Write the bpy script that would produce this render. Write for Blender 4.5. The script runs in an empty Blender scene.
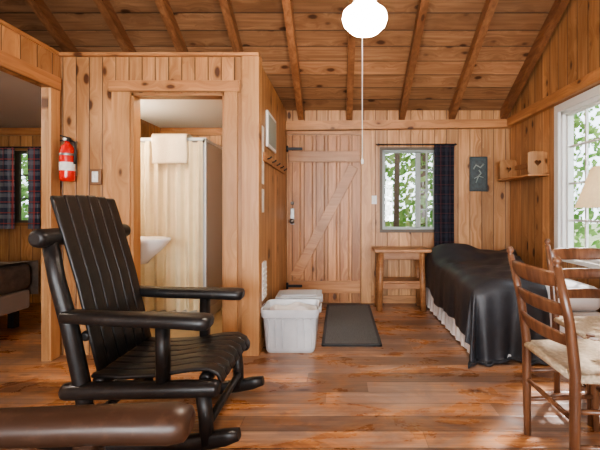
import bpy, bmesh, math, random
from mathutils import Vector, Matrix
random.seed(7)
scene = bpy.context.scene
COL = scene.collection

# ------------------------------------------------------------------ node helpers
class NT:
    def __init__(s, name):
        s.m = bpy.data.materials.new(name); s.m.use_nodes = True
        s.t = s.m.node_tree; s.t.nodes.clear()
        s.out = s.t.nodes.new('ShaderNodeOutputMaterial')
        s.b = s.t.nodes.new('ShaderNodeBsdfPrincipled')
        s.t.links.new(s.b.outputs[0], s.out.inputs[0])
    def set(s, sock, v):
        if hasattr(v, 'is_output') or isinstance(v, bpy.types.NodeSocket): s.t.links.new(v, sock)
        else:
            if isinstance(v, tuple) and len(v) == 3 and sock.type == 'RGBA': v = (*v, 1)
            sock.default_value = v
    def inp(s, n, v): s.set(s.b.inputs[n], v)
    def math(s, op, a, b=0.0, c=None, clamp=False):
        n = s.t.nodes.new('ShaderNodeMath'); n.operation = op; n.use_clamp = clamp
        s.set(n.inputs[0], a); s.set(n.inputs[1], b)
        if c is not None: s.set(n.inputs[2], c)
        return n.outputs[0]
    def mix(s, f, a, b, mode='MIX'):
        n = s.t.nodes.new('ShaderNodeMix'); n.data_type = 'RGBA'; n.blend_type = mode
        s.set(n.inputs[0], f); s.set(n.inputs[6], a); s.set(n.inputs[7], b)
        return n.outputs[2]
    def xyz(s):
        tc = s.t.nodes.new('ShaderNodeTexCoord'); sp = s.t.nodes.new('ShaderNodeSeparateXYZ')
        s.t.links.new(tc.outputs['Object'], sp.inputs[0]); return [sp.outputs[i] for i in range(3)]
    def vec(s, a, b, c):
        n = s.t.nodes.new('ShaderNodeCombineXYZ')
        for i, v in enumerate((a, b, c)): s.set(n.inputs[i], v)
        return n.outputs[0]
    def noise(s, v, scale=1, detail=3, rough=.5, dist=0):
        n = s.t.nodes.new('ShaderNodeTexNoise'); s.set(n.inputs['Vector'], v)
        n.inputs['Scale'].default_value = scale; n.inputs['Detail'].default_value = detail
        n.inputs['Roughness'].default_value = rough; n.inputs['Distortion'].default_value = dist
        return n.outputs[0]
    def rng(s, v, a, b, c=0., d=1.):
        n = s.t.nodes.new('ShaderNodeMapRange'); n.clamp = True
        s.set(n.inputs[0], v)
        for i, x in enumerate((a, b, c, d)): n.inputs[i+1].default_value = x
        return n.outputs[0]
    def white(s, v):
        n = s.t.nodes.new('ShaderNodeTexWhiteNoise'); n.noise_dimensions = '1D'
        s.set(n.inputs['W'], v); return n.outputs['Value']
    def voro(s, v):
        n = s.t.nodes.new('ShaderNodeTexVoronoi'); s.set(n.inputs['Vector'], v)
        n.inputs['Scale'].default_value = 1; n.inputs['Randomness'].default_value = .85
        return n.outputs['Distance'], n.outputs['Color']
    def bump(s, h, strength=.3, dist=.01):
        n = s.t.nodes.new('ShaderNodeBump'); n.inputs['Strength'].default_value = strength
        n.inputs['Distance'].default_value = dist; s.set(n.inputs['Height'], h)
        s.t.links.new(n.outputs[0], s.b.inputs['Normal'])

def plain(name, col, rough=.5, metal=0, bumpy=0, var=.0, scale=8, spec=.5, coat=0):
    n = NT(name); x = n.xyz(); v = n.vec(*x)
    nz = n.noise(v, scale, 3)
    f = n.rng(nz, .3, .7, 1-var, 1+var) if var else 1.0
    if var:
        g = n.vec(f, f, f); c = n.mix(1.0, col, g, 'MULTIPLY'); n.inp('Base Color', c)
    else: n.inp('Base Color', n.mix(n.math('MULTIPLY', nz, .02), col, tuple(c*.8 for c in col)))
    n.inp('Roughness', rough); n.inp('Metallic', metal); n.inp('Specular IOR Level', spec); n.inp('Coat Weight', coat)
    if bumpy: n.bump(nz, bumpy, .01)
    return n.m

def emis(name, col, st):
    n = NT(name); x = n.xyz(); nz = n.noise(n.vec(*x), 3)
    n.inp('Base Color', col); n.inp('Emission Color', col)
    n.inp('Emission Strength', n.rng(nz, 0, 1, st*.97, st*1.03)); return n.m

def pine(name, across=0, along=2, w=.14, c1=(.665,.38,.185), c2=(.445,.213,.086), c3=(.07,.022,.009),
         rough=.42, groove=True, knots=True, bright=.27, kl=.27, coat=.0, kr=1.0):
    n = NT(name); x = n.xyz(); a, l = x[across], x[along]; o = x[3-across-along]
    u = n.math('DIVIDE', a, w)
    idx = n.math('FLOOR', u) if groove else n.math('MULTIPLY', n.math('FLOOR', n.math('DIVIDE', a, .5)), 1.0)
    r = n.white(n.math('ADD', idx, 3.3)); r2 = n.white(n.math('ADD', idx, 71.7))
    la = n.math('ADD', l, n.math('MULTIPLY', r, 17.0))
    if knots:
        wob = n.noise(n.vec(*x), 14, 2)
        kd, kc = n.voro(n.vec(n.math('DIVIDE', a, .13), n.math('DIVIDE', la, kl), n.math('MULTIPLY', o, 2.0)))
        kd = n.math('ADD', kd, n.math('MULTIPLY', n.math('SUBTRACT', wob, .5), .09))
        sp = n.t.nodes.new('ShaderNodeSeparateColor'); n.t.links.new(kc, sp.inputs[0])
        has = n.math('GREATER_THAN', sp.outputs[0], .2)
        kn = n.math('MULTIPLY', n.rng(kd, .12*kr, .2*kr, 1, 0), has)
        halo = n.math('MULTIPLY', n.rng(kd, .11*kr, .55, 1, 0), has)
    else: kn = 0.0; halo = 0.0
    ga = n.math('ADD', n.math('MULTIPLY', a, 34), n.math('MULTIPLY', halo, 2.6))
    g = n.noise(n.vec(ga, n.math('MULTIPLY', la, 1.5), n.math('MULTIPLY', o, 34)), 1, 4, .6, .3)
    broad = n.noise(n.vec(n.math('MULTIPLY', a, 4), n.math('MULTIPLY', la, .9), n.math('MULTIPLY', o, 4)), 1, 2)
    c = n.mix(n.rng(g, .36, .66), c2, c1)
    c = n.mix(n.math('MULTIPLY', n.rng(broad, .42, .7), .6), c, tuple(k*.65 for k in c2))
    c = n.mix(n.math('MULTIPLY', halo, .6), c, tuple(k*.72 for k in c2))
    c = n.mix(n.math('MULTIPLY', kn, .92), c, c3)
    f = n.rng(r2, 0, 1, 1-bright, 1+bright*.6); c = n.mix(1.0, c, n.vec(f, f, f), 'MULTIPLY')
    if groove:
        fr = n.math('FRACT', u); d = n.math('MINIMUM', fr, n.math('SUBTRACT', 1.0, fr))
        gr = n.rng(n.math('MULTIPLY', d, w), .0015, .006, 0, 1)
        gg = n.rng(gr, 0, 1, .25, 1); c = n.mix(1.0, c, n.vec(gg, gg, gg), 'MULTIPLY')
        n.bump(n.math('ADD', n.math('MULTIPLY', gr, 1.0), n.math('MULTIPLY', g, .12)), .5, .006)
    else: n.bump(g, .15, .004)
    n.inp('Base Color', c); n.inp('Roughness', rough); n.inp('Coat Weight', coat); n.inp('Coat Roughness', .25)
    return n.m

WALL_X = pine('pine_wall_x', 0, 2, .14)
WALL_XB = pine('pine_facade', 0, 2, .1, c1=(.61,.335,.155), c2=(.405,.188,.074))
WALL_Y = pine('pine_wall_y', 1, 2, .14)
CEIL = pine('pine_ceiling', 1, 0, .15, c1=(.56,.315,.17), c2=(.34,.168,.083), bright=.42)
TRIM_Z = pine('pine_trim_z', 0, 2, .12, groove=False, c1=(.63,.35,.158), c2=(.46,.22,.088), kr=.8)
TRIM_X = pine('pine_trim_x', 2, 0, .12, groove=False, c1=(.57,.29,.125), c2=(.39,.175,.07), kr=.8)
TRIM_Y = pine('pine_trim_y', 2, 1, .12, groove=False, c1=(.57,.29,.125), c2=(.39,.175,.07), kr=.8)
RAFT = pine('rafter_wood', 0, 1, .2, groove=False, c1=(.38,.18,.085), c2=(.23,.097,.042), kr=.7)
DOORW = pine('door_wood', 0, 2, .14, c1=(.57,.28,.12), c2=(.37,.158,.06), bright=.28)
CHAIRW = pine('chair_wood', 0, 2, .1, groove=False, knots=False, c1=(.2,.092,.048), c2=(.1,.042,.021), rough=.32, coat=.25)
TABLEW = pine('table_wood', 1, 0, .12, groove=True, knots=False, c1=(.3,.14,.065), c2=(.19,.08,.038), rough=.3, coat=.3)
STOOLW = pine('stool_wood', 1, 0, .1, groove=False, c1=(.48,.24,.112), c2=(.31,.135,.054), kr=.6)

def floor_mat():
    n = NT('floor_boards'); x, y, z = n.xyz(); w = .135
    u = n.math('DIVIDE', y, w); idx = n.math('FLOOR', u)
    r = n.white(idx); xx = n.math('ADD', x, n.math('MULTIPLY', r, 9.0))
    seg = n.math('FLOOR', n.math('DIVIDE', xx, 1.9)); r2 = n.white(n.math('ADD', n.math('MULTIPLY', seg, 5.31), idx))
    g = n.noise(n.vec(n.math('MULTIPLY', xx, 1.6), n.math('MULTIPLY', y, 36), 0.0), 1, 5, .62, .4)
    st = n.noise(n.vec(n.math('MULTIPLY', x, 1.5), n.math('MULTIPLY', y, 2.4), 0.0), 1.5, 5, .68, .8)
    st2 = n.noise(n.vec(x, n.math('MULTIPLY', y, 2.0), 4.0), 2.2, 6, .7, .6)
    dx = n.math('MULTIPLY', n.math('SUBTRACT', x, .45), 1.0); dy = n.math('MULTIPLY', n.math('SUBTRACT', y, 2.9), .75)
    rad = n.math('SQRT', n.math('ADD', n.math('MULTIPLY', dx, dx), n.math('MULTIPLY', dy, dy)))
    glare_zone = n.rng(rad, .2, 1.5, 1, 0)  # mid-floor zone where bluish window glare is painted into the colour
    wear_glare = n.rng(n.math('ADD', st2, n.math('MULTIPLY', glare_zone, .12)), .5, .64)
    c = n.mix(n.rng(g, .34, .66), (.27,.102,.04), (.57,.275,.115))
    c = n.mix(n.math('MULTIPLY', n.rng(st, .46, .6), .75), c, (.14,.06,.036))
    c = n.mix(n.math('MULTIPLY', wear_glare, .62), c, n.mix(g, (.17,.125,.11), (.33,.27,.235)))  # grey worn boards plus the painted window glare
    kd, kc = n.voro(n.vec(n.math('DIVIDE', xx, .4), u, 0.0))
    c = n.mix(n.math('MULTIPLY', n.rng(kd, .08, .16, 1, 0), .8), c, (.05,.016,.008))
    f = n.rng(r2, 0, 1, .66, 1.3); c = n.mix(1.0, c, n.vec(f, f, f), 'MULTIPLY')
    fr = n.math('FRACT', u); d = n.math('MINIMUM', fr, n.math('SUBTRACT', 1.0, fr))
    gr = n.rng(n.math('MULTIPLY', d, w), .001, .004)
    fx = n.math('FRACT', n.math('DIVIDE', xx, 1.9)); gx = n.rng(fx, .0, .002)
    gr = n.math('MULTIPLY', gr, gx)
    gg = n.rng(gr, 0, 1, .3, 1); c = n.mix(1.0, c, n.vec(gg, gg, gg), 'MULTIPLY')
    n.inp('Base Color', c); n.inp('Roughness', n.rng(st2, .3, .7, .2, .4))
    n.bump(n.math('ADD', gr, n.math('MULTIPLY', st2, .35)), .25, .004)
    return n.m
FLOOR = floor_mat()

def black_mat(name, c, c2):
    n = NT(name); x = n.xyz(); v = n.vec(*x)
    a = n.noise(n.vec(n.math('MULTIPLY', x[0], 3), n.math('MULTIPLY', x[1], 30), n.math('MULTIPLY', x[2], 3)), 2, 3)
    b = n.noise(v, 22, 4, .7)
    n.inp('Base Color', n.mix(n.rng(b, .55, .75), c, c2)); n.inp('Roughness', n.rng(a, .3, .7, .32, .48))
    n.bump(a, .12, .004); return n.m
BLACK = black_mat('black_painted_wood', (.014,.013,.013), (.04,.033,.028))
BLACKB = black_mat('worn_dark_wood', (.05,.024,.014), (.08,.04,.024))
WHITE = plain('white_paint', (.8,.8,.78), .4)
GYP = plain('white_gypsum', (.82,.8,.76), .8, bumpy=.05)
CREAM = plain('cream_curtain_cloth', (.82,.69,.45), .8, var=.05)
TOWEL = plain('towel_cloth', (.85,.72,.53), .95, bumpy=.5, scale=150)
PORC = plain('porcelain', (.85,.84,.82), .12)
METAL = plain('brushed_steel', (.3,.3,.29), .4, metal=1)
IRON = plain('black_iron', (.04,.04,.045), .45, metal=.6)
RED = plain('red_enamel', (.62,.02,.015), .25, coat=.5)
DARK = plain('dark_rubber', (.02,.02,.02), .5)
LABEL = plain('paper_label', (.75,.73,.68), .7, var=.15, scale=30)
LINO = plain('bath_linoleum', (.62,.48,.27), .4, var=.08)
SATIN = plain('dark_comforter', (.03,.032,.038), .45, bumpy=.35, scale=14, var=.15, spec=.5)
SHEET = plain('white_sheet', (.8,.78,.76), .85, bumpy=.2, scale=12)
MAT = plain('charcoal_mat', (.13,.135,.135), .95, bumpy=.8, scale=120, var=.25)
MATB = plain('mat_border', (.06,.062,.065), .9)
GREYBED = plain('taupe_bedspread', (.2,.165,.135), .9, bumpy=.3, scale=14, var=.2)
RUSH = plain('woven_seat', (.46,.37,.26), .8, bumpy=.8, scale=60, var=.2)
SHELL = plain('shower_panel', (.62,.6,.52), .25)
PICB = plain('picture_dark', (.03,.045,.05), .4, var=.3, scale=20)
PICG = plain('picture_motif', (.3,.36,.34), .5)
DKGRN = plain('window_trim_dark', (.10,.075,.05), .5)

def tote_mat():
    n = NT('translucent_tote_plastic'); x = n.xyz(); nz = n.noise(n.vec(*x), 5)
    n.inp('Base Color', n.mix(n.rng(nz,.35,.65), (.55,.57,.6), (.72,.73,.75))); n.inp('Roughness', .3)
    n.inp('Transmission Weight', .1); return n.m
TOTE = tote_mat()
LIDM = plain('grey_lid_plastic', (.5,.52,.54), .4)

def glass_mat():
    n = NT('window_glass'); t = n.t; n.t.nodes.remove(n.b)
    tr = t.nodes.new('ShaderNodeBsdfTransparent'); gl = t.nodes.new('ShaderNodeBsdfGlossy'); gl.inputs['Roughness'].default_value = .02
    mx = t.nodes.new('ShaderNodeMixShader'); mx.inputs[0].default_value = .06
    t.links.new(tr.outputs[0], mx.inputs[1]); t.links.new(gl.outputs[0], mx.inputs[2]); t.links.new(mx.outputs[0], n.out.inputs[0])
    return n.m
GLASS = glass_mat()

def shade_mat(name, col, col2=None):
    n = NT(name); t = n.t; x = n.xyz(); nz = n.noise(n.vec(*x), 60 if not col2 else 1.5)
    cc = n.mix(n.rng(nz, .35, .65), col, col2 or tuple(c*.93 for c in col))
    n.inp('Base Color', cc); n.inp('Roughness', .9)
    tl = t.nodes.new('ShaderNodeBsdfTranslucent'); t.links.new(cc, tl.inputs[0])
    mx = t.nodes.new('ShaderNodeMixShader'); mx.inputs[0].default_value = .5
    t.links.new(n.b.outputs[0], mx.inputs[1]); t.links.new(tl.outputs[0], mx.inputs[2]); t.links.new(mx.outputs[0], n.out.inputs[0])
    return n.m
SHADE = shade_mat('lampshade_linen', (.85,.74,.55))
LEAF = shade_mat('leaf_green', (.10,.24,.05), (.32,.46,.17))
BARK = plain('bark', (.12,.09,.07), .9, bumpy=.8, scale=20)
GROUND = plain('forest_ground', (.16,.2,.08), .95, var=.3, scale=2)

def plaid(name, base, c2, c3, sx):
    n = NT(name); x = n.xyz()
    def st(v, s, wd, off=0.):
        f = n.math('FRACT', n.math('ADD', n.math('MULTIPLY', v, s), off)); return n.math('LESS_THAN', f, wd)
    c = n.mix(n.math('MULTIPLY', st(x[0], sx, .35), .5), base, c2)
    c = n.mix(n.math('MULTIPLY', st(x[2], sx, .35), .5), c, c2)
    c = n.mix(n.math('MULTIPLY', st(x[0], sx, .1, .5), .7), c, c3)
    c = n.mix(n.math('MULTIPLY', st(x[2], sx, .1, .5), .7), c, c3)
    n.inp('Base Color', c); n.inp('Roughness', .9); return n.m
PLAID = plaid('plaid_cloth', (.05,.06,.1), (.26,.27,.31), (.45,.08,.07), 8)
NAVY = plaid('navy_plaid_cloth', (.008,.010,.02), (.03,.033,.05), (.09,.03,.035), 9)

# ------------------------------------------------------------------ mesh builder
class B:
    def __init__(s): s.bm = bmesh.new(); s.mats = []
    def mi(s, m):
        if m not in s.mats: s.mats.append(m)
        return s.mats.index(m)
    def _fin(s, faces, m, smooth=False):
        i = s.mi(m)
        for f in faces:
            if f.is_valid: f.material_index = i; f.smooth = smooth
    def box(s, x0, x1, y0, y1, z0, z1, m, bev=0, rot=None, piv=None, seg=2):
        tb = bmesh.new(); bmesh.ops.create_cube(tb, size=1)
        for v in tb.verts:
            v.co = Vector(((x0+x1)/2+v.co.x*(x1-x0), (y0+y1)/2+v.co.y*(y1-y0), (z0+z1)/2+v.co.z*(z1-z0)))
        if bev: bmesh.ops.bevel(tb, geom=list(tb.edges), offset=bev, segments=seg, affect='EDGES', profile=.5)
        if rot is not None:
            p = Vector(piv) if piv else Vector(((x0+x1)/2, (y0+y1)/2, (z0+z1)/2))
            bmesh.ops.rotate(tb, verts=tb.verts, cent=p, matrix=rot)
        s.merge(tb, m, bool(bev) and seg > 2)
    def merge(s, tb, m, smooth=False):
        mp = {}
        for v in tb.verts: mp[v] = s.bm.verts.new(v.co)
        fs = []
        for f in tb.faces:
            try: fs.append(s.bm.faces.new([mp[v] for v in f.verts]))
            except ValueError: pass
        s._fin(fs, m, smooth); tb.free()
    def tube(s, pts, rad, m, n=12, sq=1.0, up=None, cap=True, ry=None):
        pts = [Vector(p) for p in pts]; k = len(pts)
        rs = rad if isinstance(rad, (list, tuple)) else [rad]*k
        rys = ry if isinstance(ry, (list, tuple)) else ([ry]*k if ry else rs)
        rings = []; prev = None
        for i, p in enumerate(pts):
            d = (pts[min(i+1, k-1)]-pts[max(i-1, 0)]).normalized()
            ref = Vector(up) if up else (prev if prev else (Vector((0,0,1)) if abs(d.z) < .9 else Vector((1,0,0))))
            a = ref - d*ref.dot(d); a.normalize(); b = d.cross(a)
            if not up: prev = a
            ring = []
            for j in range(n):
                t = 2*math.pi*j/n; c, sn = math.cos(t), math.sin(t)
                if sq != 1: c = math.copysign(abs(c)**sq, c); sn = math.copysign(abs(sn)**sq, sn)
                ring.append(s.bm.verts.new(p+a*c*rs[i]+b*sn*rys[i]))
            rings.append(ring)
        fs = []
        for i in range(k-1):
            for j in range(n):
                fs.append(s.bm.faces.new((rings[i][j], rings[i][(j+1)%n], rings[i+1][(j+1)%n], rings[i+1][j])))
        s._fin(fs, m, True)
        if cap: s._fin([s.bm.faces.new(rings[0][::-1]), s.bm.faces.new(rings[-1])], m)
    def log(s, a, b, r, m, n=16, r2=None):
        a, b = Vector(a), Vector(b); d = (b-a).normalized(); r2 = r2 or r
        s.tube([a, a+d*r*.25, a+d*r*.6, b-d*r2*.6, b-d*r2*.25, b], [r*.55, r*.88, r, r2, r2*.88, r2*.55], m, n)
    def lathe(s, prof, c, m, n=28, axis='Z', sx=1, sy=1):
        rings = []
        for (r, h) in prof:
            ring = []
            for j in range(n):
                t = 2*math.pi*j/n
                p = (r*math.cos(t)*sx, r*math.sin(t)*sy, h)
                if axis == 'Y': p = (p[0], p[2], p[1])
                if axis == 'X': p = (p[2], p[0], p[1])
                ring.append(s.bm.verts.new(Vector(c)+Vector(p)))
            rings.append(ring)
        fs = []
        for i in range(len(prof)-1):
            for j in range(n):
                fs.append(s.bm.faces.new((rings[i][j], rings[i][(j+1)%n], rings[i+1][(j+1)%n], rings[i+1][j])))
        s._fin(fs, m, True)
        if prof[0][0] > 1e-4: s._fin([s.bm.faces.new(rings[0][::-1])], m)
        if prof[-1][0] > 1e-4: s._fin([s.bm.faces.new(rings[-1])], m)
    def grid(s, fn, nu, nv, m, smooth=True):
        vs = [[s.bm.verts.new(Vector(fn(i/nu, j/nv))) for j in range(nv+1)] for i in range(nu+1)]
        s._fin([s.bm.faces.new((vs[i][j], vs[i+1][j], vs[i+1][j+1], vs[i][j+1])) for i in range(nu) for j in range(nv)], m, smooth)
    def poly(s, pts, ext, m):
        e = Vector(ext); a = [s.bm.verts.new(Vector(p)) for p in pts]; b = [s.bm.verts.new(Vector(p)+e) for p in pts]
        k = len(pts); fs = [s.bm.faces.new(a[::-1]), s.bm.faces.new(b)]
        for i in range(k): fs.append(s.bm.faces.new((a[i], a[(i+1)%k], b[(i+1)%k], b[i])))
        s._fin(fs, m)
    def done(s, name, parent=None, loc=None, rotz=0, recalc=True, solid=0):
        if recalc: bmesh.ops.recalc_face_normals(s.bm, faces=s.bm.faces)
        me = bpy.data.meshes.new(name); s.bm.to_mesh(me); s.bm.free()
        for m in s.mats: me.materials.append(m)
        o = bpy.data.objects.new(name, me); COL.objects.link(o)
        if parent: o.parent = parent
        if loc: o.location = loc
        o.rotation_euler[2] = rotz
        if solid:
            md = o.modifiers.new('thick', 'SOLIDIFY'); md.thickness = solid
        return o

def empty(name, loc=(0,0,0)):
    e = bpy.data.objects.new(name, None); e.location = loc; e.empty_display_size = .1; COL.objects.link(e); return e

# ------------------------------------------------------------------ room constants
YB = 4.5; XR = 2.01; XB = -.63; YF = 2.88; XL = -2.12; XO = -4.6; YN = -2.7; YR = .9
LT = .05
K = .58
def roofz(y): return 2.28 + K*(YB-y) if y >= YR else 2.28 + K*(YB-YR) - K*(YR-y)

def wall_rects(b, axis, p0, p1, a0, a1, z0, z1, holes, m):
    ed = sorted({a0, a1, *[h[0] for h in holes], *[h[1] for h in holes]})
    for i in range(len(ed)-1):
        l, r = ed[i], ed[i+1]; mid = (l+r)/2
        hs = [h for h in holes if h[0] <= mid <= h[1]]
        spans = [(z0, z1)]
        for h in hs:
            ns = []
            for (s0, s1) in spans:
                if h[2] > s0: ns.append((s0, min(h[2], s1)))
                if h[3] < s1: ns.append((max(h[3], s0), s1))
            spans = ns
        for (s0, s1) in spans:
            if s1-s0 < 1e-4: continue
            if axis == 'Y': b.box(l, r, p0, p1, s0, s1, m)
            else: b.box(p0, p1, l, r, s0, s1, m)

b = B(); b.box(XO-.1, XR+.1, YN-.1, YB+.1, -.1, 0, FLOOR); b.done('floor')
b = B(); b.box(XL, XB-.1, YF+.1, YB, 0, .006, LINO); b.done('floor_bathroom')
WB = (.50, 1.15, .87, 1.81); WBED = (-4.12, -3.58, .95, 1.8)
b = B(); wall_rects(b, 'Y', YB, YB+.12, XO, XR, 0, 2.3, [WB, WBED], WALL_X); b.done('wall_back')
WR = (2.3, 3.46, .68, 1.99)
b = B(); wall_rects(b, 'X', XR, XR+.12, YN, YB+.12, 0, 2.28, [WR], WALL_Y)
b.poly([(XR, YB+.12, 2.28), (XR, YN, 2.28), (XR, YR, roofz(YR)+.02)], (.12, 0, 0), WALL_Y); b.done('wall_right')
b = B(); b.box(XO-.12, XO, YN, YB+.12, 0, 2.28, WALL_Y)
b.poly([(XO-.12, YB+.12, 2.28), (XO-.12, YN, 2.28), (XO-.12, YR, roofz(YR)+.02)], (.12, 0, 0), WALL_Y); b.done('wall_left_outer')
WF = [(-1.9, -.1, .7, 2.05), (.1, 1.7, .7, 2.05)]  # rear openings out of view, added to let fill light in
b = B(); wall_rects(b, 'Y', YN-.12, YN, XO, XR, 0, 2.3, WF, WALL_X); b.done('wall_front')
DB = (-1.584, -.872, 0, 1.987)
b = B(); wall_rects(b, 'Y', YF, YF+.1, XL-LT, XB, 0, 2.26, [(DB[0], DB[1], -1, DB[3])], WALL_XB); b.done('wall_facade')
b = B(); b.box(XB-.1, XB, YF+.1, YB, 0, 2.26, WALL_Y); b.done('wall_bathroom_side')
b = B(); wall_rects(b, 'X', XL-LT, XL, YN, YF, 0, 2.26, [(1.5, 2.76, -1, 1.99)], WALL_Y)
b.box(XL-LT, XL, YF+.1, YB, 0, 2.26, WALL_Y); b.done('wall_left')
b = B(); b.box(XL, XB-.1, YF+.1, YB, 2.07, 2.12, GYP); b.done('ceiling_bathroom')
b = B(); b.box(XO, XL-LT, YN, YB, 2.07, 2.12, GYP); b.done('ceiling_bedroom')
b = B()
for (ya, yb) in ((YB+.1, YR), (YR, YN-.1)):
    za = roofz(ya); zb = roofz(yb)
    b.poly([(XO-.1, ya, za), (XR+.1, ya, za), (XR+.1, yb, zb), (XO-.1, yb, zb)], (0, 0, .06), CEIL)
b.done('ceiling')
for i, x in enumerate([-4.35,-3.78,-3.2,-2.65,-2.07,-1.55,-1.0,-.46,.11,.73,1.32,1.93]):
    w = .035; b = B(); d = .12
    for (ya, yb) in ((YB-.005, YR), (YR, YN+.005)):
        b.poly([(x-w, ya, roofz(ya)-d), (x-w, yb, roofz(yb)-d), (x-w, yb, roofz(yb)-.002), (x-w, ya, roofz(ya)-.002)], (2*w, 0, 0), RAFT)
    b.done('ceiling_beam')
b = B(); b.poly([(XB, YB, 2.03), (XR, YB, 2.065), (XR, YB, 2.16), (XB, YB, 2.135)], (0, -.08, 0), TRIM_X); b.done('trim_back_beam')
b = B(); b.box(XR-.07, XR, YN, YB-.08, 2.07, 2.17, TRIM_Y, .008); b.done('trim_right_beam')
b = B(); b.box(XB, .27, YB-.02, YB, 1.99, 2.03, TRIM_X); b.box(.25, .37, YB-.03, YB, 0, 2.04, TRIM_Z, .004); b.done('trim_door')
b = B(); b.box(.37, XR, YB-.018, YB, 0, .09, TRIM_X); b.done('baseboard_back')
b = B(); b.box(XR-.018, XR, YN, YB-.02, 0, .09, TRIM_Y); b.done('baseboard_right')
b = B(); b.box(XB, XB+.012, YF+.1, YB-.06, 0, .08, TRIM_Y); b.done('baseboard_bathroom')
b = B(); yy = YF-.022
b.box(-1.72, DB[0], yy, YF, 0, 2.0, TRIM_Z, .004); b.box(DB[1], -.775, yy, YF, 0, 2.0, TRIM_Z, .004)
b.box(-1.74, -.755, yy-.006, YF, 1.99, 2.075, TRIM_X, .004)
for (x0, x1) in ((DB[0], DB[0]+.02), (DB[1]-.02, DB[1])): b.box(x0, x1, YF, YF+.1, 0, DB[3], TRIM_Z)
b.box(DB[0], DB[1], YF, YF+.1, DB[3]-.02, DB[3], TRIM_X); b.done('trim_bathroom_door')
b = B(); b.box(-.74, XB+.02, yy, YF, 0, 2.26, TRIM_Z, .004); b.box(XB, XB+.02, YF, YF+.09, 0, 2.26, TRIM_Z, .004)
b.box(XL-.0, XB+.02, YF-.03, YF+.1, 2.26, 2.285, TRIM_X, .004); b.done('trim_corner')
b = B(); b.box(XL, XL+.02, 2.76, 2.855, 0, 2.0, TRIM_Z, .004); b.box(XL, XL+.02, 1.36, 1.5, 0, 2.0, TRIM_Z, .004)
b.box(XL, XL+.026, 1.34, 2.855, 1.99, 2.09, TRIM_Y, .004); b.box(XL-LT, XL+.015, 1.0, 2.85, 2.26, 2.285, TRIM_Y)
b.done('trim_bedroom_door')
b = B(); b.box(XO, XL-LT, YB-.02, YB, 1.98, 2.07, TRIM_X); b.done('trim_bedroom_cornice')
b = B(); b.box(XL+.001, XB-.101, YB-.02, YB, 1.98, 2.07, TRIM_X); b.done('trim_bathroom_cornice')

# ------------------------------------------------------------------ windows
def window(name, axis, p, a0, a1, z0, z1, sashes, fr, m, into, trim=None, tw=.06):
    b = B()
    def bx(l, r, d0, d1, c, d, mm, bev=0):
        d0, d1 = sorted((p+d0*into, p+d1*into))
        if axis == 'Y': b.box(l, r, d0, d1, c, d, mm, bev)
        else: b.box(d0, d1, l, r, c, d, mm, bev)
    if trim:
        bx(a0-tw, a0, -.022, 0, z0-tw, z1+tw, trim); bx(a1, a1+tw, -.022, 0, z0-tw, z1+tw, trim)
        bx(a0, a1, -.022, 0, z1, z1+tw, trim); bx(a0-tw, a1+tw, -.04, 0, z0-.035, z0, trim)
    bx(a0, a0+fr*.6, 0, .1, z0, z1, m); bx(a1-fr*.6, a1, 0, .1, z0, z1, m)
    bx(a0, a1, 0, .1, z0, z0+fr*.6, m); bx(a0, a1, 0, .1, z1-fr*.6, z1, m)
    for (s0, s1, nc, nr) in sashes:
        bx(s0, s0+fr, .03, .06, z0, z1, m, .003); bx(s1-fr, s1, .03, .06, z0, z1, m, .003)
        bx(s0, s1, .03, .06, z0, z0+fr, m, .003); bx(s0, s1, .03, .06, z1-fr, z1, m, .003)
        for i in range(1, nc):
            c = s0+(s1-s0)*i/nc; bx(c-.009, c+.009, .035, .055, z0, z1, m)
        for i in range(1, nr):
            c = z0+(z1-z0)*i/nr; bx(s0, s1, .036, .054, c-.009, c+.009, m)
        bx(s0+fr, s1-fr, .044, .046, z0+fr, z1-fr, GLASS)
    return b.done(name)
GREENW = plain('window_frame_paint', (.36,.4,.38), .5)
window('window_1', 'Y', YB, WB[0], WB[1], WB[2], WB[3], [(.51, .93, 1, 1), (.93, 1.14, 2, 4)], .03, GREENW, 1, DKGRN, .03)
window('window_2', 'X', XR, WR[0], WR[1], WR[2], WR[3], [(2.31, 2.88, 2, 4), (2.88, 3.45, 2, 4)], .05, WHITE, 1, WHITE, .07)
window('window_3', 'Y', YB, WBED[0], WBED[1], WBED[2], WBED[3], [(-4.11, -3.85, 1, 3), (-3.85, -3.59, 1, 3)], .03, DKGRN, 1, TRIM_X, .05)
for i, h in enumerate(WF):
    window('window_%d' % (4+i), 'Y', YN, h[0], h[1], h[2], h[3], [(h[0]+.01, (h[0]+h[1])/2, 1, 2), ((h[0]+h[1])/2, h[1]-.01, 1, 2)], .05, WHITE, -1, TRIM_X, .07)  # unseen rear windows, added for the room fill

def curtain(b, x0, x1, y, z0, z1, m, folds, amp):
    def f(u, v):
        x = x0+(x1-x0)*u; z = z1+(z0-z1)*v
        a = amp*(.5+.5*v)
        yy = y+a*math.sin(u*folds*2*math.pi+.6*math.sin(v*3))+.3*a*math.sin(u*folds*4.7*math.pi+1)
        return (x, yy, z)
    b.grid(f, max(24, folds*12), 16, m)
b = B(); curtain(b, 1.10, 1.33, YB-.075, .66, 1.86, NAVY, 5, .018)
b.tube([(.42, YB-.075, 1.865), (1.36, YB-.075, 1.865)], .007, IRON, 8); b.box(.44,.455,YB-.08,YB,1.855,1.875,IRON); b.box(1.335,1.35,YB-.08,YB,1.855,1.875,IRON)
b.done('window_curtain', recalc=False)
b = B(); curtain(b, -4.35, -3.79, YB-.075, .88, 1.83, PLAID, 7, .018)
curtain(b, -3.64, -3.5, YB-.075, .88, 1.83, PLAID, 3, .018)
b.tube([(-4.4, YB-.075, 1.83), (-3.45, YB-.075, 1.83)], .008, IRON, 8); b.box(-3.47,-3.455,YB-.075,YB,1.82,1.84,IRON)
b.done('plaid_curtain', recalc=False)

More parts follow.
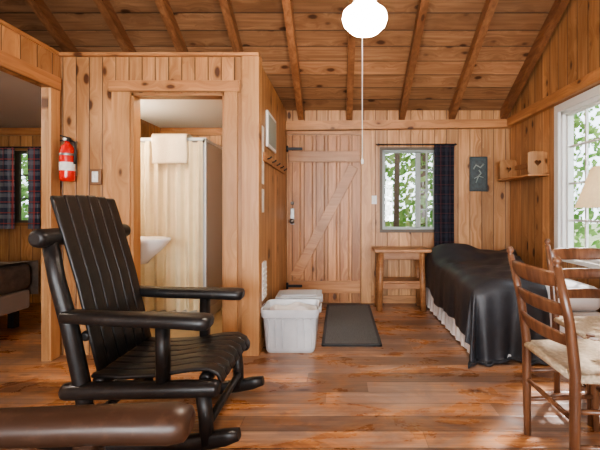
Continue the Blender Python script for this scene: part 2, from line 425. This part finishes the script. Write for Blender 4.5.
# ------------------------------------------------------------------ door_1 (Z-brace plank door)
b = B(); x0, x1, yb, yf = XB+.02, .245, YB-.012, YB-.045
n = 6; w = (x1-x0)/n
for i in range(n): b.box(x0+i*w+.002, x0+(i+1)*w-.002, yf, yb, .02, 1.97, DOORW, .004)
for (za, zb) in ((1.66, 1.79), (.13, .27)): b.box(x0+.01, x1-.01, yf-.025, yf, za, zb, TRIM_X, .004)
dz = 1.66-.27
L = math.hypot((x1-x0)-.1, dz)-.08; ang = math.atan2(dz, (x1-x0)-.12)
cx, cz = (x0+x1)/2, (.27+1.66)/2
b.box(cx-L/2+.02, cx+L/2-.02, yf-.024, yf, cz-.06, cz+.06, TRIM_X, .004, rot=Matrix.Rotation(-ang, 3, 'Y'))
for z in (1.80, .2):
    b.box(x0-.01, x0+.17, yf-.034, yf-.025 if z<1 else yf, z, z+.03, IRON, .003); b.tube([(x0-.005, yf-.02, z-.02), (x0-.005, yf-.02, z+.05)], .012, IRON, 10)
b.box(x0+.03, x0+.075, yf-.012, yf, .93, 1.12, METAL, .004); b.lathe([(.008,0),(.012,-.02),(.026,-.035),(.03,-.05),(.02,-.065),(0,-.068)], (x0+.052, yf-.01, .97), METAL, 16, 'Y')
b.lathe([(.02,0),(.02,-.012),(0,-.012)], (x0+.052, yf-.01, 1.18), METAL, 16, 'Y')
b.done('door_1')

# mat
b = B(); b.box(-.15, .34, 3.06, 4.36, 0, .014, MAT, .005)
for s0 in ((-.15,.34,3.06,3.085),(-.15,.34,4.335,4.36),(-.15,-.125,3.06,4.36),(.315,.34,3.06,4.36)): b.box(*s0, .0, .018, MATB, .003)
b.done('door_mat')

# side table by the window
b = B()
b.box(.37, .99, 4.08, 4.44, .64, .675, STOOLW, .008)
b.box(.43, .91, 4.13, 4.39, .56, .64, STOOLW, .005)
for sx in (0, 1):
    for sy in (0, 1):
        xt = .45 if not sx else .89; xb = .43 if not sx else .91; yt = 4.15 if not sy else 4.37
        b.tube([(xt, yt, .64), (xb, yt, 0)], .032, STOOLW, 8, sq=.45, up=(0,1,0))
b.box(.44, .90, 4.14, 4.38, .30, .325, STOOLW, .005)
b.box(.47, .87, 4.13, 4.16, .24, .30, STOOLW, .003)
b.box(.47, .87, 4.35, 4.38, .24, .30, STOOLW, .003)
b.done('side_table')

b = B(); b.box(.375, .435, YB-.012, YB, 1.17, 1.27, WHITE, .003); b.box(.395,.415,YB-.02,YB-.01,1.2,1.24,LABEL); b.done('light_switch')
b = B(); b.box(1.53, 1.74, YB-.022, YB, 1.32, 1.73, PICB, .005); b.box(1.55, 1.72, YB-.026, YB-.02, 1.34, 1.71, plain('picture_field', (.055,.075,.08), .5, var=.3, scale=30))
b.tube([(1.57,YB-.03,1.58),(1.6,YB-.03,1.63),(1.65,YB-.03,1.6),(1.69,YB-.03,1.64)], .009, PICG, 8)
b.tube([(1.6,YB-.03,1.42),(1.63,YB-.03,1.5),(1.66,YB-.03,1.53),(1.635,YB-.03,1.57)], .007, PICG, 8)
b.tube([(1.58,YB-.03,1.47),(1.63,YB-.03,1.5),(1.69,YB-.03,1.48)], .005, PICG, 8)
b.done('framed_picture')

# wall shelf on right wall, heart cut-outs in end panels
b = B()
b.box(XR-.2, XR, 3.66, 4.36, 1.43, 1.45, TRIM_Y, .003)
b.box(XR-.025, XR, 3.68, 4.34, 1.55, 1.60, TRIM_Y, .003)
def heart(cx, cy, s):
    o = []
    for k in range(24):
        t = 2*math.pi*k/24
        o.append((cx+s*16*math.sin(t)**3/16, cy+s*(13*math.cos(t)-5*math.cos(2*t)-2*math.cos(3*t)-math.cos(4*t))/16))
    return o
for y in (3.68, 4.32):
    hp = heart(XR-.095, 1.56, .032); outl = []
    for k in range(24):
        t = 2*math.pi*k/24; dx, dz = math.sin(t), math.cos(t); q = min(.094/max(abs(dx),1e-6), .11/max(abs(dz),1e-6))
        outl.append((XR-.095+dx*q, 1.56+dz*q))
    for (ya) in (y, y+.018):
        h1 = [b.bm.verts.new((p[0], ya, p[1])) for p in hp]; o1 = [b.bm.verts.new((p[0], ya, p[1])) for p in outl]
        b._fin([b.bm.faces.new((h1[k], h1[(k+1)%24], o1[(k+1)%24], o1[k])) for k in range(24)], TRIM_Z)
        if ya == y: h0, o0 = h1, o1
    b._fin([b.bm.faces.new((h0[k], h0[(k+1)%24], h1[(k+1)%24], h1[k])) for k in range(24)], DARK)
    b._fin([b.bm.faces.new((o0[k], o0[(k+1)%24], o1[(k+1)%24], o1[k])) for k in range(24)], TRIM_Z)
b.done('wall_shelf')

b = B(); b.box(XB, XB+.02, 3.22, 3.64, 1.64, 1.95, WHITE, .004); b.box(XB+.019, XB+.022, 3.25, 3.61, 1.67, 1.92, PICG)
b.done('framed_notice')
b = B(); b.box(XB, XB+.02, 3.08, 4.25, 1.5, 1.57, TRIM_Y, .004)
for i in range(5):
    y = 3.2+i*.23; b.tube([(XB+.018, y, 1.53), (XB+.04, y, 1.535), (XB+.055, y, 1.55)], [.007,.006,.008], IRON, 8)
b.done('coat_rack')
b = B(); b.box(XB+.001, XB+.005, 2.99, 3.13, 1.31, 1.78, LABEL); b.box(XB+.001, XB+.005, 2.99, 3.13, 1.08, 1.27, LABEL); b.done('paper_notice')
b = B(); b.box(XB, XB+.02, 3.0, 3.16, .38, .68, WHITE, .003)
for i in range(7): b.box(XB+.02, XB+.026, 3.02, 3.14, .40+i*.037, .414+i*.037, GYP)
b.done('wall_vent')

# fire extinguisher
b = B(); c = (-2.02, YF-.065, 1.31)
b.lathe([(.03,0),(.046,.008),(.05,.03),(.05,.22),(.045,.25),(.025,.275),(.016,.285),(.016,.3)], c, RED)
b.lathe([(.0505,.08),(.0508,.082),(.0508,.14),(.0505,.142)], c, LABEL)
b.box(c[0]-.02, c[0]+.02, c[1]-.02, c[1]+.02, 1.605, 1.635, DARK, .004)
b.box(c[0]-.05, c[0]+.018, c[1]-.01, c[1]+.01, 1.637, 1.647, DARK, .003, rot=Matrix.Rotation(.25,3,'Y'))
b.box(c[0]-.05, c[0]+.018, c[1]-.01, c[1]+.01, 1.61, 1.618, DARK, .003)
b.tube([(c[0]+.02,c[1],1.62),(c[0]+.055,c[1],1.6),(c[0]+.06,c[1],1.54),(c[0]+.055,c[1],1.44)], [.007,.007,.008,.011], DARK, 8)
b.lathe([(.012,0),(.012,-.012),(0,-.012)], (c[0], c[1]-.02, 1.62), LABEL, 12, 'Y')
b.box(c[0]-.03, c[0]+.03, YF-.012, YF, 1.36, 1.62, METAL); b.lathe([(.052,.19),(.053,.192),(.053,.205),(.052,.207)], c, METAL)
b.done('fire_extinguisher')
b = B(); b.box(-1.885, -1.80, YF-.02, YF, 1.29, 1.41, plain('switch_wood', (.2,.1,.05), .5), .004); b.box(-1.865, -1.82, YF-.026, YF-.018, 1.31, 1.39, LABEL, .002); b.box(-1.848,-1.838,YF-.036,YF-.02,1.34,1.36,WHITE); b.done('light_switch')

# ------------------------------------------------------------------ bathroom
SH = empty('shower_stall')
b = B(); X0, X1, Y0, Y1, ZT = -2.1, -1.31, 3.7, 4.46, 1.79
b.box(X0, X1, Y0, Y1, .006, .12, SHELL, .01); b.box(X1-.02, X1, Y0+.03, Y1, .12, ZT-.02, SHELL, .004); b.box(X0, X0+.02, Y0+.03, Y1, .12, ZT-.02, SHELL)
b.box(X0, X1, Y1-.02, Y1, .12, ZT-.02, SHELL)
b.box(X1-.03, X1+.005, Y0, Y0+.035, .12, ZT, WHITE, .004); b.box(X0, X0+.035, Y0, Y0+.035, .12, ZT, WHITE, .004)
b.box(X0, X1+.005, Y0, Y0+.035, ZT-.02, ZT+.015, WHITE, .004); b.box(X1-.025, X1+.004, Y0, Y1, ZT-.02, ZT+.01, WHITE, .004)
b.tube([(X0+.02, Y0-.035, ZT-.03), (X1, Y0-.035, ZT-.03)], .01, METAL, 10)
b.done('enclosure', SH)
b = B(); curtain(b, X0+.08, X1-.01, Y0-.045, .13, ZT-.03, CREAM, 7, .036); b.done('curtain', SH, recalc=False)
b = B()
def tw(u, v):
    x = -1.78+.33*u+.004*math.sin(v*9)
    if v < .45: return (x, Y0+.05+.004*math.sin(u*9), ZT+.02-.28*(.45-v)/.45)
    if v < .55: t = (v-.45)/.1; return (x, Y0+.05-.15*t, ZT+.025+.012*math.sin(t*math.pi))
    return (x, Y0-.10-.006*math.sin(u*11), ZT+.02-.27*(v-.55)/.45)
b.grid(tw, 16, 24, TOWEL); b.done('towel', SH, solid=.008, recalc=False)

b = B()
SY = 3.27
b.lathe([(.0,-.2),(.09,-.2),(.12,-.16),(.2,-.08),(.25,-.02),(.262,.0),(.258,.018),(.235,.022),(.2,.0),(.14,-.07),(.05,-.1),(0,-.1)], (-1.76, SY, .84), PORC, 36, sx=1.12, sy=.85)
b.box(-2.10, -1.93, SY-.22, SY+.22, .76, .88, PORC, .025, seg=3)
b.lathe([(.13,0),(.125,.02),(.085,.08),(.075,.3),(.085,.55),(.11,.68)], (-1.86, SY, .006), PORC, 24)
b.tube([(-2.03,SY,.87),(-2.03,SY,.95),(-1.98,SY,.98),(-1.9,SY,.95)], .012, METAL, 10)
for y in (SY-.1, SY+.1): b.lathe([(.022,0),(.025,.02),(.018,.04),(0,.042)], (-2.03, y, .88), METAL, 12)
b.done('pedestal_sink')
b = B(); b.lathe([(.03,0),(.034,.01),(.034,.12),(.02,.15),(.012,.155),(.012,.18),(0,.182)], (-1.99, SY-.165, .882), PORC, 16); b.done('soap_bottle')
b = B(); b.box(-2.12, -2.095, 3.1, 3.5, 1.72, 1.8, WHITE, .004)
for y in (3.2, 3.4): b.lathe([(0,-.05),(.035,-.035),(.05,0),(.035,.035),(0,.05)], (-2.045, y, 1.76), emis('vanity_bulb_glow', (1,.87,.66), 125), 20)
b.done('vanity_light')  # wall globes added out of sight to brighten the bathroom
b = B(); b.lathe([(.0,-.028),(.09,-.025),(.12,-.012),(.12,0)], (-1.35, 3.12, 2.07), emis('bath_bulb_glow', (1,.86,.64), 25)); b.done('bathroom_ceiling_light')  # added glowing disc, kept out of view, fills the bathroom with light
b = B(); b.lathe([(.0,-.09),(.06,-.08),(.1,-.05),(.11,-.01),(.11,0)], (-3.3, 2.0, 2.07), emis('bedroom_bulb_glow', (1,.9,.76), 190)); b.done('bedroom_ceiling_light')  # unseen glowing bowl added to brighten the bedroom

# ------------------------------------------------------------------ bedroom bed
BB = empty('bedroom_bed')
b = B(); b.box(-4.5, -2.98, 2.7, 3.66, .16, .34, plain('tan_box_spring', (.45,.4,.34), .9), .02); b.box(-4.5, -2.96, 2.68, 3.68, .34, .6, GREYBED, .07, seg=4)
for x in (-4.4,-3.06):
    for y in (2.8,3.56): b.box(x-.03,x+.03,y-.03,y+.03,0,.16,DARK)
b.done('mattress', BB)
b = B()
def bs(u, v):
    x = -4.4+1.46*u; t = v*2.0
    if t < 1: return (x, 2.66+1.0*t, .612+.012*math.sin(x*9)*math.sin(t*7))
    return (x, 3.7+.012*math.sin(x*14), .6-.33*(t-1)+.012*math.sin(x*6))
b.grid(bs, 40, 24, GREYBED); b.done('bedspread', BB, recalc=False)

# ------------------------------------------------------------------ twin bed with dark comforter
BED = empty('bed')
bx0, bx1, by0, by1, bt = 1.0, 1.95, 2.8, 4.42, .55
b = B(); b.box(bx0, bx1, by0, by1, .34, .53, SHEET, .06, seg=4); b.box(bx0+.01, bx1-.01, by0+.01, by1-.01, .16, .34, SHEET, .015)
for x in (bx0+.06, bx1-.06):
    for y in (by0+.06, by1-.06): b.box(x-.02, x+.02, y-.02, y+.02, 0, .16, DARK)
b.box(bx0, bx1, by1, by1+.04, 0, .62, TRIM_X, .008)
b.done('mattress', BED)
b = B()
def skirt(u, v):
    Ls = by1-by0; Ln = bx1-bx0; d = u*(Ls+Ln); z = .34-.325*v
    wv = .010*v*math.sin(d*42)+.005*v*math.sin(d*97)+.014*v
    if d < Ls: return (bx0-.005-wv, by1-d, z)
    return (bx0+(d-Ls), by0-.005-wv, z)
b.grid(skirt, 260, 5, SHEET); b.done('bed_skirt', BED, recalc=False)
b = B()
def hillz(x, y):
    h = .05 + .13*math.exp(-((y-4.12)/.2)**2)*(.75+.25*math.sin((x-.9)*5.2))
    h += .022*math.sin(x*7+y*3)*math.sin(y*6-x*3)*min(1, max(0, (y-by0)/.4)) + .006*math.sin(x*23+y*11) + .005*math.sin(y*31-x*9)
    return bt+h
def comf(u, v):
    q = -.60+v*(1.60+.60)
    qq = max(q, 0); xr = 1.50+.42*min(1, qq/1.4)-bx0
    if q < 0: xr += -.10*q
    p = -.39+u*(xr+.39)
    x = bx0+max(p, 0); y = by0+max(q, 0); hp = max(-p, 0); hq = max(-q, 0)
    r = math.hypot(hp, hq); rr = (hp**3+hq**3)**(1/3) if r > 0 else 0
    sp_ = math.exp(-max(p,0)/.06)*.04 + math.exp(-max(q,0)/.07)*.035
    z = hillz(x, y)-sp_
    if rr > 0:
        dx, dy = -hp/r, -hq/r
        out = .045*(1-math.exp(-rr/.03)) + .03*rr
        corner = min(hp, hq)/max(r, 1e-6)
        out += .12*rr*corner
        fold = .014*rr/.5*(math.sin(y*17+1)+.5*math.sin(y*37)) if hq == 0 else .03*rr/.5*(math.sin(x*19)+.5*math.sin(x*43+1))
        if hp > 0 and hq > 0: fold = .03*rr/.5*math.sin(math.atan2(hq, hp)*8)
        out += fold
        x += dx*out; y += dy*out
        z2 = z-rr
        if z2 < .02:
            ex = .02-z2; y += dy*ex*.5; x += dx*ex*.5; z2 = .02+.008*math.sin(x*30+y*20)**2
        z = z2
    return (x, y, z)
b.grid(comf, 90, 130, SATIN); b.done('comforter', BED, recalc=False, solid=.015)

# ------------------------------------------------------------------ storage totes
def tote(name, loc, w, d, h, rz=0, lid=True):
    b = B(); tp = .045
    def rect(ww, dd, z, n=6, r=.04):
        pts = []
        for (sx, sy, a0) in ((1,1,0),(-1,1,90),(-1,-1,180),(1,-1,270)):
            for k in range(n+1):
                a = math.radians(a0+90*k/n); pts.append((sx*(ww/2-r)+r*abs(math.cos(a))*sx, sy*(dd/2-r)+r*abs(math.sin(a))*sy, z))
        return pts
    prof = [(w-2*tp, d-2*tp, 0), (w-2*tp+.02, d-2*tp+.02, .02), (w-.035, d-.035, h-.07), (w-.03, d-.03, h-.065), (w-.01, d-.01, h-.06), (w-.01, d-.01, h-.03), (w, d, h-.028), (w, d, h), (w-.02, d-.02, h), (w-.045, d-.045, h-.05), (w-2*tp-.005, d-2*tp-.005, .03)]
    rings = [[b.bm.verts.new(Vector(p)) for p in rect(a, c, z)] for a, c, z in prof]; k = len(rings[0]); fs = []
    for i in range(len(rings)-1):
        for j in range(k): fs.append(b.bm.faces.new((rings[i][j], rings[i][(j+1)%k], rings[i+1][(j+1)%k], rings[i+1][j])))
    b._fin(fs, TOTE, False); b._fin([b.bm.faces.new(rings[0][::-1]), b.bm.faces.new(rings[-1])], TOTE)
    for i in range(-3, 4):
        if i: b.box(i*w*.12-.005, i*w*.12+.005, -d/2+.01, -d/2+.03, h*.12, h-.07, TOTE, .002, rot=Matrix.Rotation(.08,3,'X'))
    for s in (-1, 1): b.box(s*w/2-.012, s*w/2+.012, -.06, .06, h-.05, h-.0, TOTE, .006)
    if lid:
        b.box(-w/2-.004, w/2+.004, -d/2-.004, d/2+.004, h, h+.018, LIDM, .007); b.box(-w/2+.04, w/2-.04, -d/2+.04, d/2-.04, h+.016, h+.03, LIDM, .006)
    else:
        def cl(u, v):
            x = (u-.5)*(w-.06); y = (v-.5)*(d-.06); e = min(u, 1-u, v, 1-v)
            return (x, y, h-.07+.055*min(1, e*5)+.012*math.sin(x*31+y*12)+.01*math.sin(y*43-x*17))
        b.grid(cl, 26, 22, SHEET)
    return b.done(name, loc=loc, rotz=rz, recalc=lid)
tote('storage_tote', (-.385, 3.06, 0), .45, .36, .34, 0, False)
tote('storage_tote', (-.37, 3.48, 0), .4, .3, .32, .04)

# ------------------------------------------------------------------ rocking chairs
def rocker(loc, rz, m, arm_m, log_arm=False):
    b = B()
    X = lambda x: x+.9
    ns = 6
    for i in range(ns):
        y = -.205+.41*i/(ns-1)
        top = 1.165+.012*math.cos((i-(ns-1)/2)*.6)
        P = [(X(-1.11), y, .36), (X(-1.145), y, .5), (X(-1.205), y, .76), (X(-1.27), y, .98), (X(-1.325), y, top-.012), (X(-1.328), y, top)]
        b.tube(P, [.009]*5+[.005], m, 16, sq=.35, up=(1,0,.3), ry=[.037,.037,.038,.039,.039,.034])
    b.log((X(-1.315), -.35, .975), (X(-1.315), .35, .975), .042, m)
    b.log((X(-1.17), -.25, .52), (X(-1.17), .25, .52), .024, m)
    for s in (-1, 1):
        y = s*.265
        b.tube([(X(-1.315), y, .965), (X(-1.28), y, .78), (X(-1.22), y, .56), (X(-1.165), y, .30), (X(-1.135), y, .07)], [.033,.034,.036,.036,.03], m, 14)
        A = [(X(-1.25), y*1.02, .622), (X(-1.235), y*1.02, .622), (X(-1.0), y*1.03, .61), (X(-.75), y*1.05, .605), (X(-.62), y*1.06, .60), (X(-.585), y*1.06, .598), (X(-.575), y*1.06, .597)]
        if log_arm: b.tube(A, [.02,.032,.038,.04,.042,.036,.02], arm_m, 24, sq=.95, up=(0,0,1), ry=[.028,.042,.046,.05,.054,.046,.028])
        else: b.tube(A, [.02,.028,.03,.031,.033,.03,.018], arm_m, 16, sq=.65, up=(0,0,1), ry=[.03,.046,.05,.056,.062,.055,.03])
        b.tube([(X(-.80), y*1.02, .58), (X(-.80), y, .31)], .026, m, 12, sq=.6, up=(1,0,0), ry=.034)
        b.log((X(-1.25), y*1.05, .285), (X(-.54), y*1.05, .30), .038, m)
        b.tube([(X(-.62), y*1.02, .29), (X(-.605), y*1.02, .17), (X(-.60), y*1.02, .05)], [.034,.032,.03], m, 12)
        pts = []
        for k in range(17):
            t = -1+2*k/16; x = -.055+.50*t; pts.append((x, y*1.02, .034+.055*abs(t)**2.2))
        b.tube(pts, [.024]+[.034]*15+[.022], m, 12, sq=.5, up=(0,0,1), ry=.026)
    for i in range(7):
        y = -.225+.45*i/6
        P = [(X(-1.13), y, .345), (X(-1.0), y, .338), (X(-.85), y, .345), (X(-.68), y, .372), (X(-.60), y, .375), (X(-.555), y, .352), (X(-.54), y, .315)]
        b.tube(P, .010, m, 16, sq=.4, up=(.1,0,1), ry=.035)
    b.log((X(-.62), -.25, .325), (X(-.62), .25, .325), .03, m); b.log((X(-1.10), -.26, .31), (X(-1.10), .26, .31), .03, m)
    b.log((X(-.60), -.26, .13), (X(-.60), .26, .13), .02, m); b.log((X(-1.14), -.26, .14), (X(-1.14), .26, .14), .02, m)
    return b.done('rocking_chair', loc=loc, rotz=rz)
rocker((-.9, 1.985, 0), 0, BLACK, BLACK)
rocker((-.65, .59, .0), .08, BLACKB, BLACKB, True)

# ------------------------------------------------------------------ dining chairs
def dchair(loc, rz):
    b = B()
    for s in (-1, 1):
        y = s*.195
        b.tube([(.0, y*.95, 0), (.0, y*.98, .25), (.0, y, .46), (-.025, y*1.02, .66), (-.075, y*1.04, .88)], [.016,.02,.021,.019,.015], CHAIRW, 12)
        b.lathe([(.015,0),(.009,.006),(.016,.018),(.017,.028),(.008,.042),(0,.044)], (-.077, y*1.04, .878), CHAIRW, 12)
        b.tube([(.36, y*1.12, 0), (.35, y*1.1, .25), (.345, y*1.08, .46)], [.015,.02,.02], CHAIRW, 12)
        for z in (.17, .31): b.tube([(0, y*.98, z), (.17, y*1.04, z), (.355, y*1.1, z)], [.009,.013,.009], CHAIRW, 10)
    for z in (.22, .36): b.tube([(.352, -.21, z), (.352, 0, z), (.352, .21, z)], [.009,.014,.009], CHAIRW, 10)
    b.tube([(0, -.19, .27), (0, 0, .27), (0, .19, .27)], [.009,.012,.009], CHAIRW, 10)
    for (z, xo, h) in ((.585, -.015, .03), (.705, -.035, .032), (.825, -.06, .038)):
        P = []
        for k in range(9):
            t = -1+k/4; P.append((xo-.035*(1-t*t), t*.195, z))
        hh = [h*(.7+.3*(1-abs(-1+k/4)**3)) for k in range(9)]
        b.tube(P, hh, CHAIRW, 12, sq=.5, up=(-.2,0,1), ry=.008)
    D = .345
    b.tube([(0,-.195,.44),(D,-.215,.44)], .018, RUSH, 10); b.tube([(0,.195,.44),(D,.215,.44)], .018, RUSH, 10)
    b.tube([(0,-.195,.44),(0,.195,.44)], .018, RUSH, 10); b.tube([(D,-.215,.44),(D,.215,.44)], .018, RUSH, 10)
    def st(u, v):
        x = D*u; hw = .195+.02*u; y = -hw+2*hw*v; e = min(u, 1-u, v, 1-v)
        return (x, y, .458-.012*min(1, e*3)+.0012*math.sin(e*190))
    b.grid(st, 40, 40, RUSH)
    b.box(.01,D-.01,-.19,.19,.425,.44,RUSH)
    return b.done('dining_chair', loc=loc, rotz=rz)
dchair((.92, 1.68, 0), 0)
dchair((1.5, 2.3, 0), -math.pi/2)

b = B(); b.box(1.305, 1.98, 1.0, 1.9, .725, .755, TABLEW, .008)
b.box(1.36, 1.92, 1.06, 1.84, .64, .725, TABLEW)
for x in (1.38, 1.9):
    for y in (1.08, 1.82): b.lathe([(.02,0),(.028,.05),(.022,.2),(.032,.45),(.026,.5),(.034,.54),(.034,.68)], (x, y, 0), TABLEW, 14)
b.done('dining_table')
b = B(); lc = (1.375, 1.82, .756)
b.lathe([(.062,0),(.065,.012),(.03,.03),(.022,.05),(.05,.1),(.062,.15),(.05,.2),(.018,.24),(.01,.26),(.01,.34)], lc, plain('lamp_ceramic', (.3,.16,.08), .25))
def shd(u, v):
    a = 2*math.pi*u; r = .215-.07*v; return (lc[0]+r*math.cos(a), lc[1]+r*math.sin(a), lc[2]+.355+.2*v)
b.grid(shd, 36, 4, SHADE)
b.lathe([(.0,.0),(.02,.01),(.03,.04),(.02,.07),(0,.08)], (lc[0], lc[1], lc[2]+.36), emis('lamp_bulb_glow', (1,.8,.52), 32), 14)
b.done('table_lamp', recalc=False)

# ------------------------------------------------------------------ ceiling light with pull cord
GLOW = emis('globe_glow', (1,.87,.72), 160)
b = B(); c = (.13, 2.0, 2.02)
b.lathe([(0,0),(.03,.004),(.075,.022),(.108,.055),(.118,.085),(.112,.112),(.085,.135),(.06,.142)], c, GLOW, 32)
b.lathe([(.06,.14),(.07,.146),(.066,.165),(.045,.19),(.02,.2),(.014,.22)], c, WHITE, 24)
b.tube([(c[0], c[1], 2.22), (c[0], c[1], roofz(2.0)-.04)], .012, WHITE, 10)
b.lathe([(.014,0),(.055,.03),(.06,.06)], (c[0], c[1], roofz(2.0)-.07), WHITE, 24)
b.tube([(c[0]-.02, c[1]-.125, 2.2), (c[0]-.02, c[1]-.126, 1.35)], .0022, LABEL, 6); b.tube([(c[0]-.02,c[1]-.05,2.2),(c[0]-.02,c[1]-.125,2.2)], .003, WHITE, 6)
b.lathe([(0,0),(.006,.004),(.007,.02),(.003,.03)], (c[0]-.02, c[1]-.126, 1.325), LABEL, 10)
b.done('ceiling_light')

# ------------------------------------------------------------------ outdoors
b = B(); b.box(-40, 40, -40, 40, -.5, -.3, GROUND); b.done('ground')
def trees(name, xr, yr, zr, nleaf, trunks):
    b = B()
    for (x, y, r, h) in trunks: b.tube([(x, y, -.35), (x+.05, y, h*.5), (x-.05, y+.1, h)], [r, r*.8, r*.4], BARK, 8)
    for i in range(nleaf):
        p = Vector((random.uniform(*xr), random.uniform(*yr), random.uniform(*zr)))
        s = random.uniform(.04, .1); d = Vector((random.gauss(0,1), random.gauss(0,1), random.gauss(0,1))).normalized()
        a = d.orthogonal().normalized(); c = d.cross(a)
        vs = [b.bm.verts.new(p+a*s), b.bm.verts.new(p+c*s*.6), b.bm.verts.new(p-a*s), b.bm.verts.new(p-c*s*.6)]
        b._fin([b.bm.faces.new(vs)], LEAF)
    return b.done(name, recalc=False)
trees('tree_grove', (-8, 5), (6.3, 9.5), (-.2, 7), 46000, [(.9,6.2,.05,6),(1.6,7.4,.1,7),(2.3,8,.1,7),(-.4,7,.1,6),(-5.5,7,.1,6),(-4.6,7.6,.1,6)])
trees('tree_grove', (5.2, 8), (-1, 7), (-.3, 3.2), 8500, [(5.8,4.2,.08,4),(6.2,5.6,.1,4),(6.8,3,.12,4.5)])

# ------------------------------------------------------------------ lights
w = bpy.data.worlds.new('World'); scene.world = w; w.use_nodes = True
bg = w.node_tree.nodes['Background']
bg.inputs[0].default_value = (.8,.9,1,1); bg.inputs[1].default_value = 4.2
def light(name, kind, loc, rot, energy, col, **kw):
    d = bpy.data.lights.new(name, kind); d.energy = energy; d.color = col
    for k, v in kw.items(): setattr(d, k, v)
    o = bpy.data.objects.new(name, d); o.location = loc; o.rotation_euler = rot; COL.objects.link(o); return o
s = light('sun', 'SUN', (6, 8, 9), (0,0,0), 8, (1,.95,.92), angle=.04)
s.rotation_euler = Vector((-.85,-.95,-1.15)).to_track_quat('-Z', 'Y').to_euler()
for h in WF:
    light('window_daylight', 'AREA', ((h[0]+h[1])/2, YN-.3, 1.4), (math.radians(90), 0, 0), 240, (.96,.98,1), shape='RECTANGLE', size=1.7, size_y=1.3)  # soft frontal fill added behind the camera, outside the rear openings

# ------------------------------------------------------------------ camera
cd = bpy.data.cameras.new('camera'); cam = bpy.data.objects.new('camera', cd); COL.objects.link(cam)
cam.location = (0, 0, 1.1); cam.rotation_euler = (math.radians(90), 0, 0)
cd.sensor_width = 36; cd.lens = 22.8; cd.shift_x = -40/600; cd.shift_y = -15/600; cd.clip_start = .02
scene.camera = cam
scene.view_settings.view_transform = 'AgX'
scene.view_settings.look = 'AgX - Medium High Contrast'
